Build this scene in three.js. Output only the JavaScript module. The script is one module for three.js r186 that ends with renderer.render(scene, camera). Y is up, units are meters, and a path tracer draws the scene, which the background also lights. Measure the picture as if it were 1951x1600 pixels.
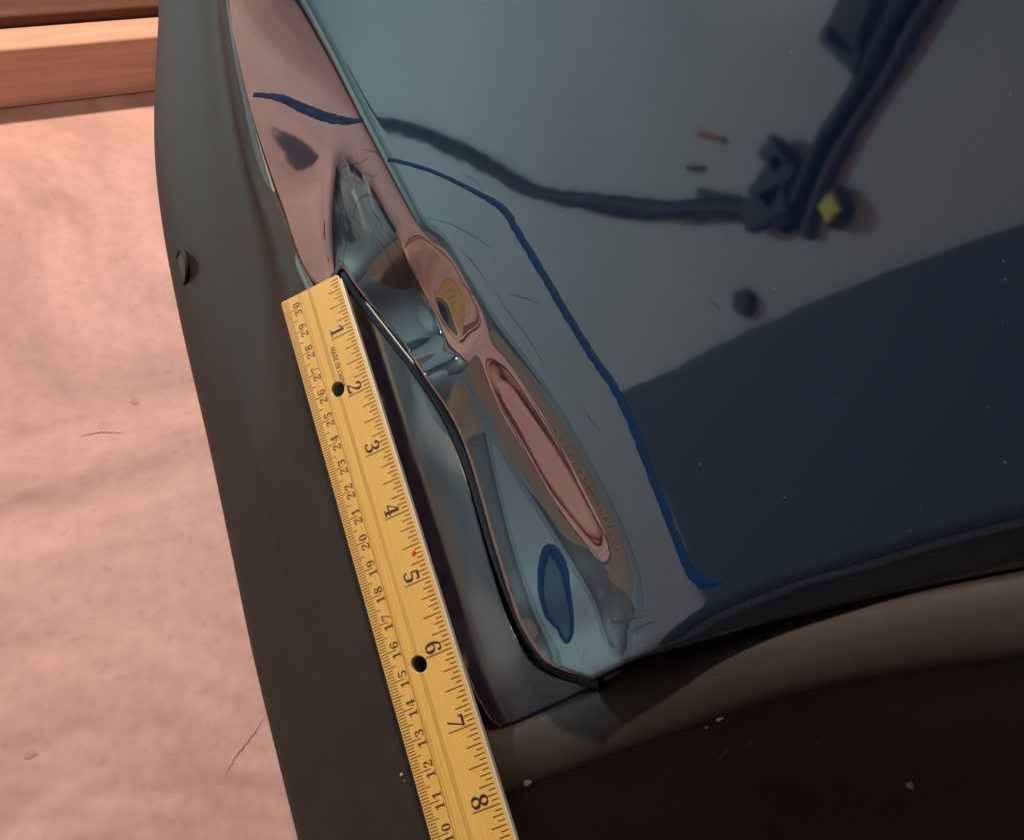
import * as THREE from 'three';
import { mergeGeometries } from 'three/addons/utils/BufferGeometryUtils.js';
import { ImprovedNoise } from 'three/addons/math/ImprovedNoise.js';
import { RoundedBoxGeometry } from 'three/addons/geometries/RoundedBoxGeometry.js';

// ---------- camera, exposure, lamps ----------
const scene = new THREE.Scene();
scene.background = new THREE.Color(0x000000);
const camera = new THREE.PerspectiveCamera(45.03, 1951 / 1600, 0.02, 40);
camera.position.set(0, 0.85, 0);
camera.up.set(0.12621, 0.4908, -0.86209);
camera.lookAt(0.44231, 0.85 - 0.80571, -0.39395);
scene.add(camera);
const renderer = new THREE.WebGLRenderer({ antialias: true });
renderer.setSize(1024, 839);
renderer.toneMapping = THREE.LinearToneMapping;
renderer.toneMappingExposure = 1;
renderer.shadowMap.enabled = true;

const WARM = { at: [-0.15, 1.8, -1.25], towards: [-0.1, 0, -0.45], color: [1, 0.76, 0.58], power: 13 };  // unseen lamp, placed to light the floor, ruler and sill
const WARM_FAR = { at: [-2.7, 1.8, 0.6], towards: [-1.7, 0, -1.6], color: [1, 0.76, 0.6], power: 42, cone: 0.72 };  // unseen lamp, placed to brighten the far floor that the paint mirrors
const COOL = { at: [-2.0, 0.42, -2.9], color: [0.68, 0.96, 1], power: 12.5 };  // unseen lamp, placed to light the ceiling and side wall

// ---------- helpers ----------
let seed = 20240611;
const rnd = () => { seed = (seed * 1664525 + 1013904223) >>> 0; return seed / 4294967296; };
const perlin = new ImprovedNoise();
const noise = (x, y, z = 0.37) => perlin.noise(x, y, z);
const fbm = (x, y, z = 0.37, n = 4) => { let a = 0, w = 1, f = 1, t = 0; for (let i = 0; i < n; i++) { a += w * noise(x * f, y * f, z + i * 7.1); t += w; w *= 0.5; f *= 2.03; } return a / t; };
const clamp = (x, a = 0, b = 1) => Math.min(b, Math.max(a, x));
const smooth = (a, b, x) => { const t = clamp((x - a) / (b - a)); return t * t * (3 - 2 * t); };
const names = {};
const numbered = (n) => { const k = names[n] = (names[n] ?? -1) + 1; return k ? n + '_' + String(k).padStart(3, '0') : n; };
function mesh(name, geo, mat, parent = scene) {
  const m = new THREE.Mesh(geo, mat); m.name = parent === scene ? numbered(name) : name; m.castShadow = m.receiveShadow = true; parent.add(m); return m;
}
function group(name, pos = [0, 0, 0]) { const g = new THREE.Group(); g.name = numbered(name); g.position.set(...pos); scene.add(g); return g; }
function tag(o, label, category, grp) { o.userData.label = label; if (category) o.userData.category = category; if (grp) o.userData.group = grp; return o; }
function structure(o) { o.userData.kind = 'structure'; return o; }
function box(x0, x1, y0, y1, z0, z1) { const g = new THREE.BoxGeometry(x1 - x0, y1 - y0, z1 - z0); g.translate((x0 + x1) / 2, (y0 + y1) / 2, (z0 + z1) / 2); return g; }
function tex(w, h, fn, srgb = false) { // fn(u, v) -> [r,g,b] 0..1
  const d = new Uint8Array(w * h * 4);
  for (let y = 0; y < h; y++) for (let x = 0; x < w; x++) { const c = fn((x + 0.5) / w, (y + 0.5) / h), k = 4 * (y * w + x); d[k] = 255 * clamp(c[0]); d[k + 1] = 255 * clamp(c[1]); d[k + 2] = 255 * clamp(c[2]); d[k + 3] = 255; }
  const t = new THREE.DataTexture(d, w, h, THREE.RGBAFormat); t.magFilter = t.minFilter = THREE.LinearFilter; t.wrapS = t.wrapT = THREE.RepeatWrapping;
  if (srgb) t.colorSpace = THREE.SRGBColorSpace; t.needsUpdate = true; return t;
}
const lin = (r, g, b) => new THREE.Color().setRGB(r, g, b);

// ---------- the car side's own axes: s runs back along the sill, t up the panel, h out of it (millimetres) ----------
const O = new THREE.Vector3(0.150377, 0.584274, -0.129267);
const ES = new THREE.Vector3(0, 0, 1), ET = new THREE.Vector3(0.76604, 0.64279, 0), EH = new THREE.Vector3(-0.64279, 0.76604, 0);
const carAxes = new THREE.Matrix4().makeBasis(ES, ET, EH).setPosition(O);
const mm = 0.001;

function spline(pts, n) { return new THREE.CatmullRomCurve3(pts.map((p) => new THREE.Vector3(p[0], p[1], p[2] ?? 0)), false, 'centripetal').getSpacedPoints(n); }
const open2 = (pts, n) => spline(pts, n).map((v) => [v.x, v.y]);

function distTo(poly, closed) { // signed distance (inside positive) to a closed polygon, or plain distance to an open line
  const P = poly, n = P.length, m = closed ? n : n - 1;
  return (x, y) => {
    let best = 1e9, ins = false;
    for (let i = 0; i < m; i++) {
      const a = P[i], b = P[(i + 1) % n], dx = b[0] - a[0], dy = b[1] - a[1];
      const u = clamp(((x - a[0]) * dx + (y - a[1]) * dy) / (dx * dx + dy * dy + 1e-12));
      const ex = x - a[0] - u * dx, ey = y - a[1] - u * dy, d = ex * ex + ey * ey; if (d < best) best = d;
      if (closed && (a[1] > y) !== (b[1] > y) && x < dx * (y - a[1]) / (dy) + a[0]) ins = !ins;
    }
    return Math.sqrt(best) * (closed && !ins ? -1 : 1);
  };
}
// a sheet over the (s, t) grid with heights, cut along a closed outline with a rounded edge
function sheet(S, T, height, outline, edge = 1.2) {
  const ns = S.length, nt = T.length, f = distTo(outline, true), Z = new Float32Array(ns * nt), D = new Float32Array(ns * nt);
  for (let i = 0; i < ns; i++) for (let j = 0; j < nt; j++) {
    const d = f(S[i], T[j]), k = i * nt + j; D[k] = d;
    const e = clamp(edge - d, 0, edge * 0.985); Z[k] = height(S[i], T[j], i, j) - (edge - Math.sqrt(edge * edge - e * e)) * (d < edge ? 1 : 0);
  }
  const pos = [], nor = [], uv = [], idx = [], vid = new Int32Array(ns * nt).fill(-1), cut = new Map();
  const normalAt = (i, j) => {
    const i0 = Math.max(0, i - 1), i1 = Math.min(ns - 1, i + 1), j0 = Math.max(0, j - 1), j1 = Math.min(nt - 1, j + 1);
    const a = (Z[i1 * nt + j] - Z[i0 * nt + j]) / (S[i1] - S[i0]), b = (Z[i * nt + j1] - Z[i * nt + j0]) / (T[j1] - T[j0]), l = Math.hypot(a, b, 1);
    return [-a / l, -b / l, 1 / l];
  };
  const s0 = S[0], sl = S[ns - 1] - s0, t0 = T[0], tl = T[nt - 1] - t0;
  const put = (s, t, z, n) => { pos.push(s * mm, t * mm, z * mm); nor.push(...n); uv.push((s - s0) / sl, (t - t0) / tl); return pos.length / 3 - 1; };
  const V = (k) => vid[k] >= 0 ? vid[k] : (vid[k] = put(S[(k / nt) | 0], T[k % nt], Z[k], normalAt((k / nt) | 0, k % nt)));
  const X = (a, b) => { // the point on edge a-b where the outline passes
    const key = a < b ? a * 1e7 + b : b * 1e7 + a; if (cut.has(key)) return cut.get(key);
    const w = D[a] / (D[a] - D[b]), ia = (a / nt) | 0, ja = a % nt, ib = (b / nt) | 0, jb = b % nt, na = normalAt(ia, ja), nb = normalAt(ib, jb);
    const q = put(S[ia] + w * (S[ib] - S[ia]), T[ja] + w * (T[jb] - T[ja]), Z[a] + w * (Z[b] - Z[a]), [0, 1, 2].map((c) => na[c] + w * (nb[c] - na[c])));
    cut.set(key, q); return q;
  };
  const tri = (a, b, c) => {
    const ia = D[a] > 0, ib = D[b] > 0, ic = D[c] > 0, n = ia + ib + ic;
    if (n === 3) idx.push(V(a), V(b), V(c));
    else if (n === 2) { while (D[c] > 0) [a, b, c] = [b, c, a]; const p = X(b, c), q = X(c, a); idx.push(V(a), V(b), p, V(a), p, q); }
    else if (n === 1) { while (!(D[a] > 0)) [a, b, c] = [b, c, a]; idx.push(V(a), X(a, b), X(a, c)); }
  };
  for (let i = 0; i < ns - 1; i++) for (let j = 0; j < nt - 1; j++) { const k = i * nt + j; tri(k, k + nt, k + nt + 1); tri(k, k + nt + 1, k + 1); }
  const g = new THREE.BufferGeometry();
  g.setAttribute('position', new THREE.Float32BufferAttribute(pos, 3)); g.setAttribute('normal', new THREE.Float32BufferAttribute(nor, 3)); g.setAttribute('uv', new THREE.Float32BufferAttribute(uv, 2)); g.setIndex(idx);
  return g;
}
// a skin through lengthwise curves
function skin(curves, n, m) {
  const C = curves.map((c) => spline(c, n)), pos = [], uv = [], idx = [];
  for (let i = 0; i <= n; i++) {
    const across = new THREE.CatmullRomCurve3(C.map((c) => c[i]), false, 'centripetal');
    for (let j = 0; j <= m; j++) { const p = across.getPoint(j / m); pos.push(p.x * mm, p.y * mm, p.z * mm); uv.push(p.x / 100, p.y / 100); }
  }
  for (let i = 0; i < n; i++) for (let j = 0; j < m; j++) { const k = i * (m + 1) + j; idx.push(k, k + m + 1, k + m + 2, k, k + m + 2, k + 1); }
  const g = new THREE.BufferGeometry();
  g.setAttribute('position', new THREE.Float32BufferAttribute(pos, 3)); g.setAttribute('uv', new THREE.Float32BufferAttribute(uv, 2)); g.setIndex(idx); g.computeVertexNormals();
  return g;
}
function steps(a, b, d) { const r = []; for (let x = a; x < b; x += d) r.push(x); r.push(b); return r; }

// ---------- the surroundings: floor, step, ceiling, far walls (ceiling and walls out of view, toned for reflections) ----------
const concreteTex = tex(2048, 2048, (u, v) => {
  const x = u * 12, y = v * 12, wx = x + 0.9 * noise(x * 0.7, y * 0.7, 3), wy = y + 0.9 * noise(x * 0.7, y * 0.7, 6);
  const dx = wx * 0.8 + wy * 0.6, dy = wy * 0.8 - wx * 0.6; let k = 0.87 + 0.2 * fbm(dx * 0.8, dy * 2.2, 1, 5) + 0.05 * fbm(x * 14, y * 14, 4, 3) - 0.035 * smooth(0.2, 0.5, fbm(x * 22, y * 22, 13, 2));
  k -= 0.09 * smooth(0.12, 0.5, fbm(wx * 1.2 + wy * 0.5, wy * 2.6, 9, 3));
  const c = 0.03 * noise(x * 0.4, y * 0.4, 21) ;
  return [k * (0.9 + c), k * 0.735, k * (0.715 - c)];
}, true);
const concreteBump = tex(1024, 1024, (u, v) => { const wv = u * 30 + v * 22, k = 0.5 + 0.4 * fbm(wv * 0.35 + noise(u * 12, v * 12, 1), (v * 30 - u * 22) * 0.8, 2, 3) + 0.03 * fbm(u * 190, v * 190, 3, 2); return [k, k, k]; });
const floorMat = new THREE.MeshStandardMaterial({ map: concreteTex, bumpMap: concreteBump, bumpScale: 0.016, roughness: 0.85 });
{
  const g = new THREE.PlaneGeometry(7, 9, 1, 1); g.rotateX(-Math.PI / 2); g.translate(-1.7, 0, -0.9);
  const p = g.attributes.position, uv = g.attributes.uv; for (let i = 0; i < p.count; i++) uv.setXY(i, (p.getX(i) + 0.9) / 2.4, (p.getZ(i) + 1.7) / 2.4);
  structure(mesh('floor', g, floorMat)).userData.label = 'pale concrete garage floor with trowel marks and stains';
}
// stains and cracks on the floor
const unseenPatchMat = new THREE.MeshStandardMaterial({ color: lin(0.035, 0.025, 0.03), roughness: 0.8 });  // for the dark patches out of view that the paint mirrors
const crackMat = new THREE.MeshStandardMaterial({ color: lin(0.22, 0.15, 0.12), roughness: 0.9 });
function blot(x, z, r, asp, turn, mat, name, label) {
  const n = 22, sh = new THREE.Shape(); for (let i = 0; i < n; i++) { const a = i / n * 2 * Math.PI, q = r * (0.75 + 0.4 * rnd()); const px = Math.cos(a) * q, py = Math.sin(a) * q * asp; i ? sh.lineTo(px, py) : sh.moveTo(px, py); }
  const g = new THREE.ShapeGeometry(sh); g.rotateX(-Math.PI / 2); g.rotateY(turn);
  const m = mesh(name, g, mat); m.position.set(x, 0.0005, z); m.userData.kind = 'structure'; m.userData.label = label; return m;
}

blot(-1.514, -0.587, 0.065, 1.4, 0.4, unseenPatchMat, 'unseen_dark_patch', 'dark patch on the raised step, unseen, mirrored in the dent').position.y = 0.086;  // out of view, placed for the dark core mirrored in the dent
blot(-0.923, -1.135, 0.045, 1.3, 0.9, unseenPatchMat, 'unseen_dark_patch', 'dark patch on the raised step, unseen, mirrored in the dent').position.y = 0.086;  // out of view, placed for the dark spot mirrored above the sill
const rustMat = new THREE.MeshStandardMaterial({ color: lin(0.52, 0.27, 0.2), roughness: 0.85 });
blot(-0.0164, -0.1969, 0.0045, 0.6, 0.2, rustMat, 'floor_stain', 'small brown stain on the concrete floor');
blot(0.1046, -0.4880, 0.004, 0.8, 0.0, rustMat, 'floor_stain', 'small brown stain on the concrete floor');
function crack(pts, w) {
  const c = new THREE.CatmullRomCurve3(pts.map((p) => new THREE.Vector3(p[0], 0.0004, p[1]))), n = 40, pos = [], idx = [];
  for (let i = 0; i <= n; i++) { const p = c.getPoint(i / n), t = c.getTangent(i / n), k = w * (0.5 + 0.6 * Math.abs(noise(i * 0.3, 2))) * Math.sin(Math.PI * (0.05 + 0.9 * i / n)), j = 0.0012 * noise(i * 0.4, 7); for (const q of [-k, k]) pos.push(p.x - t.z * (q + j), 0.0004, p.z + t.x * (q + j)); }
  for (let i = 0; i < n; i++) { const k = 2 * i; idx.push(k, k + 1, k + 3, k, k + 3, k + 2); }
  const g = new THREE.BufferGeometry(); g.setAttribute('position', new THREE.Float32BufferAttribute(pos, 3)); g.setIndex(idx); g.computeVertexNormals();
  crackMat.side = THREE.DoubleSide; const m = mesh('floor_crack', g, crackMat); m.userData.kind = 'structure'; m.userData.label = 'thin dark crack in the concrete floor';
}
crack([[0.1545, -0.1801], [0.1399, -0.1659], [0.1275, -0.1566], [0.1170, -0.1450]], 0.0009);
crack([[0.0539, -0.4589], [0.0714, -0.4605], [0.0906, -0.4565]], 0.0006);
const woodTex = (c0, c1, sc) => tex(512, 256, (u, v) => {
  const w = fbm(u * 1.5, v * 9, sc, 4), g = Math.abs(Math.sin((v * 7 + 1.6 * fbm(u * 1.6, v * 2.2, sc + 3, 3)) * 6));
  const k = clamp(0.5 + 0.6 * w - 0.18 * g + 0.25 * fbm(u * 6, v * 40, sc + 5, 3) - 0.5 * smooth(0.28, 0.5, fbm(u * 3, v * 5, sc + 11, 2)));
  return c0.map((c, i) => c + (c1[i] - c) * k);
}, true);
const boardMat = new THREE.MeshStandardMaterial({ map: woodTex([0.78, 0.6, 0.51], [0.88, 0.72, 0.64], 3), roughness: 0.7 });
const darkStripMat = new THREE.MeshStandardMaterial({ map: woodTex([0.3, 0.17, 0.12], [0.5, 0.3, 0.22], 17), roughness: 0.8 });  // dark brown band, toned darker than the board before it
const stepTurn = 0.178, stepAt = [0.033, 0, -0.845];
function atStep(o) { o.position.set(...stepAt); o.rotation.y = stepTurn; return o; }
{
  const bd = (w, h, d, r) => { const g = new RoundedBoxGeometry(w, h, d, 3, r); const uv = g.attributes.uv, p = g.attributes.position; for (let i = 0; i < p.count; i++) uv.setXY(i, p.getX(i) / 0.6, (p.getY(i) + p.getZ(i)) / 0.14); return g; };
  const b = atStep(mesh('timber_board', bd(4.2, 0.076, 0.03, 0.003).translate(-1.0, 0.039, -0.015), boardMat));
  tag(b, 'orange brown timber board on edge at the far side of the concrete floor', 'board');
  const t = atStep(mesh('dark_brown_strip', bd(4.2, 0.088, 0.026, 0.003).translate(-1.0, 0.045, -0.044), darkStripMat));
  tag(t, 'dark brown strip behind the orange brown board', 'board');
  const s = mesh('floor_step', box(-3.4, 1.4, 0, 0.084, -5, -0.068), floorMat); atStep(s); structure(s); s.userData.label = 'raised concrete step behind the timber boards';
}
tag(mesh('unseen_dark_beam', new RoundedBoxGeometry(2.2, 0.1, 0.17, 3, 0.006).rotateY(0.1).translate(-1.5, 0.1345, -1.85), new THREE.MeshStandardMaterial({ color: lin(0.03, 0.03, 0.035), roughness: 0.7 })), 'long dark beam on the raised step, out of view, mirrored in the door', 'beam');  // out of view, placed for a dark band mirrored in the door
const plasterTex = tex(512, 512, (u, v) => { const k = 0.9 + 0.07 * fbm(u * 7, v * 7, 5, 4); return [k, k, k]; }, true);
const plaster = new THREE.MeshStandardMaterial({ map: plasterTex, color: lin(0.66, 0.75, 0.77), roughness: 0.9 });
structure(mesh('ceiling', box(-2.95, 1.8, 2.345, 2.5, -5.4, 3.6), plaster)).userData.label = 'pale plaster garage ceiling';
structure(mesh('wall', box(-3.05, -2.95, 0, 2.6, -5.4, 3.6), plaster));
structure(mesh('unseen_wall_panelling', box(-2.95, -2.935, 0.12, 1.25, -1.35, 3.6), new THREE.MeshStandardMaterial({ color: lin(0.46, 0.34, 0.24), roughness: 0.7 })));  // out of view, browned for the ring mirrored round the dent
structure(mesh('unseen_wall_panelling', box(-2.95, -2.93, 0, 1.7, -5.4, -1.35), new THREE.MeshStandardMaterial({ color: lin(0.19, 0.185, 0.165), roughness: 0.7 })));  // out of view, grey tone chosen for the reflection near the ruler tip
structure(mesh('unseen_skirting', box(-2.95, -2.92, 0, 0.12, -1.35, 3.6), new THREE.MeshStandardMaterial({ color: lin(0.03, 0.025, 0.02), roughness: 0.7 })));  // out of view, gives the dark outline mirrored in the dent
structure(mesh('wall', box(-3.05, 1.8, 0, 2.6, -5.5, -5.4), plaster));
structure(mesh('wall', box(-3.05, 1.8, 0, 2.6, 3.6, 3.7), new THREE.MeshStandardMaterial({ color: lin(0.16, 0.15, 0.15), roughness: 0.9 })));  // out of view, kept dark for the reflections low in the panel
structure(mesh('wall', box(1.8, 1.9, 0, 2.6, -5.5, 3.7), new THREE.MeshStandardMaterial({ color: lin(0.2, 0.19, 0.18), roughness: 0.9 })));

// lamps out of view, kinds and places chosen for the light they give
{
  const shadeMat = new THREE.MeshStandardMaterial({ color: lin(0.05, 0.05, 0.05), roughness: 0.6, side: THREE.DoubleSide });
  for (const [L, label] of [[WARM, 'unseen warm lamp placed to light the floor and ruler'], [WARM_FAR, 'unseen warm lamp placed to brighten the far floor']]) {
    const l = group('unseen_warm_lamp', L.at);
    mesh('lamp_shade', new THREE.LatheGeometry([[0.02, 0.14], [0.05, 0.12], [0.1, 0.05], [0.15, -0.03], [0.147, -0.03], [0.096, 0.045], [0.045, 0.112], [0, 0.12]].map((p) => new THREE.Vector2(...p)), 40), shadeMat, l);
    mesh('lamp_bulb', new THREE.SphereGeometry(0.045, 24, 16), new THREE.MeshStandardMaterial({ color: 0xffffff, emissive: lin(...L.color), emissiveIntensity: 6 }), l);
    mesh('lamp_cord', new THREE.CylinderGeometry(0.004, 0.004, 2.345 - L.at[1] - 0.14, 8).translate(0, 0.14 + (2.345 - L.at[1] - 0.14) / 2, 0), shadeMat, l);
    const p = new THREE.SpotLight(lin(...L.color), L.power, 0, L.cone ?? 1.2, 0.5); p.castShadow = true; p.shadow.radius = 2.2; p.name = 'lamp_glow'; l.add(p); p.position.set(0, -0.05, 0);
    p.target.position.set(L.towards[0] - L.at[0], L.towards[1] - L.at[1], L.towards[2] - L.at[2]); l.add(p.target);
    tag(l, label, 'lamp');
  }
  const w = group('unseen_cool_lamp', COOL.at);
  mesh('lamp_housing', new THREE.CylinderGeometry(0.16, 0.12, 0.12, 32, 1, false).translate(0, -0.03, 0), new THREE.MeshStandardMaterial({ color: lin(0.08, 0.08, 0.08), roughness: 0.6, side: THREE.DoubleSide }), w);
  mesh('lamp_bulb', new THREE.SphereGeometry(0.05, 24, 16).translate(0, 0.1, 0), new THREE.MeshStandardMaterial({ color: 0xffffff, emissive: lin(...COOL.color), emissiveIntensity: 4 }), w);
  mesh('lamp_stand', new THREE.CylinderGeometry(0.02, 0.12, 0.32, 20).translate(0, -0.26, 0), new THREE.MeshStandardMaterial({ color: lin(0.1, 0.1, 0.1), roughness: 0.6 }), w);
  const s = new THREE.PointLight(lin(...COOL.color), COOL.power); s.castShadow = true; s.shadow.radius = 2.4; s.name = 'lamp_beam'; w.add(s); s.position.set(0, 0.1, 0);
  tag(w, 'unseen cool lamp placed to light the ceiling and wall', 'lamp');
}

// unseen things overhead, shaped and placed for their reflections in the paint
const darkSteel = new THREE.MeshStandardMaterial({ color: lin(0.022, 0.036, 0.05), roughness: 0.6 });
{
  const g = new THREE.TubeGeometry(new THREE.CatmullRomCurve3([[-2.485,2.318,-3.347],[-2.227,2.318,-2.835],[-2.099,2.318,-2.707],[-1.964,2.318,-2.539],[-1.827,2.318,-2.34],[-1.685,2.318,-2.126],[-1.535,2.318,-1.914],[-1.373,2.318,-1.721],[-1.217,2.318,-1.567],[-1.075,2.318,-1.435],[-0.942,2.318,-1.324],[-0.852,2.318,-1.238],[-0.779,2.318,-1.142]].map((p) => new THREE.Vector3(...p)), false, 'centripetal'), 200, 0.03, 14);
  tag(mesh('unseen_ceiling_hose', g, darkSteel), 'long dark hose out of view, bent to mirror as a curve in the door', 'hose');  // out of view, its bends follow the dark curve mirrored in the door
  const rp = [[-0.178,2.318,-1.349],[-0.314,2.318,-1.322],[-0.453,2.318,-1.283],[-0.609,2.318,-1.23],[-0.723,2.318,-1.174],[-0.786,2.318,-1.132]].map((p) => new THREE.Vector3(...p));
  const r = group('door_rail', rp[3].toArray());
  const loc = rp.map((p) => p.clone().sub(rp[3]));
  const rail = new THREE.TubeGeometry(new THREE.CatmullRomCurve3(loc), 60, 0.028, 8);
  mesh('rail_channel', rail, darkSteel, r);
  mesh('rail_flange', new THREE.TubeGeometry(new THREE.CatmullRomCurve3(loc.map((p) => p.clone().add(new THREE.Vector3(0.015, 0.01, 0.042)))), 60, 0.018, 8), new THREE.MeshStandardMaterial({ color: lin(0.1, 0.1, 0.13), roughness: 0.6 }), r);
  const br = (x, z, w, d, turn) => mesh('rail_bracket', new RoundedBoxGeometry(w, 0.05, d, 2, 0.012).rotateY(turn).translate(x - rp[3].x, 2.31 - rp[3].y, z - rp[3].z), darkSteel, r);
  br(-0.40, -1.385, 0.13, 0.1, 0.5); br(-0.44, -1.36, 0.05, 0.13, 0.2);
  br(-0.75, -1.24, 0.12, 0.1, 0.3); br(-0.72, -1.285, 0.06, 0.1, 0.1); br(-0.8, -1.2, 0.14, 0.09, -0.3);
  tag(r, 'dark steel door rail with brackets under the ceiling', 'door rail');
  const s = [[-1.338,2.15,-1.029],[-1.354,2.15,-0.477],[-0.272,2.15,-0.718],[-0.78,2.15,-0.881],[-0.526,2.15,-0.304]], sh = new THREE.Shape();
  const c = [[s[0][0], s[0][2]], [s[3][0], s[3][2]], [s[2][0], s[2][2]], [0.9, -0.2], [0.9, 1.5], [-1.37, 1.5], [s[1][0], s[1][2]]];
  c.forEach((p, i) => i ? sh.lineTo(p[0], -p[1]) : sh.moveTo(p[0], -p[1]));
  const g2 = new THREE.ExtrudeGeometry(sh, { depth: 0.05, bevelEnabled: false }); g2.rotateX(-Math.PI / 2); g2.translate(0, 2.15, 0);
  tag(mesh('unseen_overhead_door', g2, new THREE.MeshStandardMaterial({ color: lin(0.09, 0.14, 0.18), roughness: 0.8 })), 'grey overhead garage door panel out of view, cut to darken the reflection', 'garage door');  // out of view, outlined and toned for the darker area the door mirrors
  const flat = (name, x, z, w, d, turn, color, label, category) => { const m = mesh(name, new RoundedBoxGeometry(w, 0.012, d, 2, 0.003), new THREE.MeshStandardMaterial({ color, roughness: 0.7 })); m.position.set(x, 2.338, z); m.rotation.y = turn; tag(m, label, category); };  // small ceiling pieces out of view, placed for their reflections
  flat('unseen_tape_strip', -0.88, -1.495, 0.1, 0.014, -0.89, lin(0.45, 0.05, 0.03), 'short red tape strip on the ceiling, out of view', 'tape');
  flat('unseen_tape_strip', -0.957, -1.478, 0.06, 0.01, -0.7, lin(0.02, 0.04, 0.05), 'short dark tape strip on the ceiling, out of view', 'tape');
  flat('unseen_batten', -0.93, -1.36, 0.16, 0.022, -0.85, lin(0.05, 0.08, 0.1), 'grey batten on the ceiling beside the hose, out of view', 'batten');
  { const m = mesh('unseen_round_fitting', new THREE.CylinderGeometry(0.035, 0.03, 0.03, 20), darkSteel); m.position.set(-1.0, 2.33, -1.07); tag(m, 'round dark fitting on the ceiling, out of view', 'ceiling fitting'); }
  const op = group('unseen_rail_sensor', [-0.66, 2.322, -1.085]);
  mesh('sensor_body', new RoundedBoxGeometry(0.07, 0.05, 0.07, 2, 0.012), darkSteel, op);
  mesh('sensor_face', new RoundedBoxGeometry(0.046, 0.012, 0.046, 2, 0.002).translate(0.004, -0.034, 0.006), new THREE.MeshStandardMaterial({ color: lin(0.75, 0.7, 0.06), roughness: 0.5 }), op);
  tag(op, 'small black sensor with yellow face beside the door rail, out of view', 'sensor');  // out of view, placed for the yellow spot in the paint
}

// ---------- paint ----------
const SR = [-300, 190], TR = [-112, 250];
const zones = [[0.55,[-293.6,-32.9],[-263.4,-29.9],[-235.7,-28.1],[-217.6,-25.2],[-199.2,-23.1],[-182.2,-21.0],[-147.1,-17.4],[-122.1,-14.6],[-96.2,-11.6],[-75.4,-9.4],[-78.7,-17.0],[-98.2,-22.4],[-121.1,-26.0],[-139.8,-33.8],[-121.2,-43.3],[-94.4,-53.0],[-80.0,-67.1],[-147.0,-165.9],[-349.7,-91.2]],[0.39,[-142.0,-36.2],[-121.1,-26.0],[-98.2,-22.4],[-78.9,-17.8],[-71.8,-19.0],[-71.0,-27.9],[-79.0,-33.4],[-87.5,-39.5],[-100.2,-54.8]],[-0.05,[-73.9,-19.2],[-63.2,-18.4],[-46.7,-16.2],[-31.0,-13.1],[-17.6,-16.4],[-31.7,-18.0],[-52.9,-24.8],[-74.7,-30.9],[-78.5,-32.4],[-72.2,-26.1]],[1.0,[-82.3,-21.8],[-78.0,-13.4],[-59.4,-9.8],[-47.7,-7.9],[-51.5,-19.3],[-64.9,-21.2]],[1.13,[-78.8,-14.9],[-75.0,-6.7],[-52.5,-2.6],[-41.1,-0.2],[-46.5,-8.5],[-60.9,-11.4]],[0.7,[-51.5,-19.3],[-41.1,-0.2],[-32.5,1.1],[-28.3,-7.3],[-29.8,-12.9],[-42.3,-17.2]],[0.33,[-38.6,-6.9],[-39.8,0.1],[-24.0,5.6],[-3.0,10.6],[17.2,13.8],[35.8,15.7],[52.2,16.4],[63.8,15.2],[73.8,8.9],[67.7,1.0],[56.0,-1.3],[41.6,-4.5],[25.5,-8.0],[6.7,-12.2],[-14.8,-14.8],[-31.1,-15.0]],[0.62,[-31.9,-7.2],[-29.2,-1.1],[-12.2,3.4],[2.2,6.2],[20.9,8.6],[36.4,9.9],[49.7,11.3],[52.5,7.0],[39.1,1.8],[25.4,-2.7],[6.4,-5.5],[-13.7,-9.1]],[0.5,[66.8,6.6],[65.1,2.9],[77.4,-0.5],[80.1,2.1]],[0.08,[-97.1,-49.7],[-87.5,-39.5],[-74.7,-30.9],[-52.9,-24.8],[-31.7,-18.0],[-25.5,-27.5],[-70.0,-47.2]],[0.33,[-23.7,-27.1],[-31.7,-18.0],[-17.6,-16.4],[1.6,-18.5],[18.8,-20.5],[37.7,-21.7],[58.4,-21.3],[69.0,-19.1],[75.7,-18.3],[77.5,-23.5],[59.8,-66.8],[-30.8,-38.4]]];
const quarterOutline = [[-82.2,-48.1],[-60.2,-41.5],[-40.9,-36.4],[-23.9,-32.4],[-6.7,-30.8],[9.9,-31.5],[27.5,-32.5],[44.6,-33.1],[58.4,-32.5],[71.3,-29.1],[78.2,-22.2],[83.1,-13.8],[84.1,-23.0],[84.5,-38.1],[84.2,-48.3],[80.7,-50.9],[72.1,-52.8],[48.5,-54.7],[-36.1,-59.7],[-95.5,-63.3],[-101.2,-53.9]];
const scuffLines = [];
const paintTex = (kind) => tex(1024, 1024, (u, v) => {
  const s = SR[0] + u * (SR[1] - SR[0]), t = TR[0] + v * (TR[1] - TR[0]);
  return paintAt(kind, s, t);
}, kind === 'color');
function scuffAmount(s, t) {
  // worn patches: round the fold, along the strip and at the foot of the panel
  const a = Math.exp(-(((s + 118) / 26) ** 2 + ((t + 30) / 12) ** 2)), b = Math.exp(-(((s - 35) / 75) ** 2 + ((t + 42) / 9) ** 2)), c = Math.exp(-(((s - 78) / 11) ** 2 + ((t + 2) / 20) ** 2)), e = Math.exp(-(((s - 78) / 10) ** 2 + ((t + 48) / 14) ** 2));
  const streak = fbm(s * 0.045 + 3, t * 0.28, 2.2, 4), fine = fbm(s * 0.16, t * 0.9, 6.1, 3);
  return clamp((a + 0.8 * b + 0.8 * c + e) * (smooth(-0.02, 0.3, streak) * 0.85 + 0.5 * smooth(0.12, 0.4, fine)));
}
const speck = (s, t) => smooth(0.52, 0.66, noise(s * 0.9, t * 0.9, 3.3) * (0.75 + 0.5 * noise(s * 0.05, t * 0.05, 8.8)));
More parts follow.
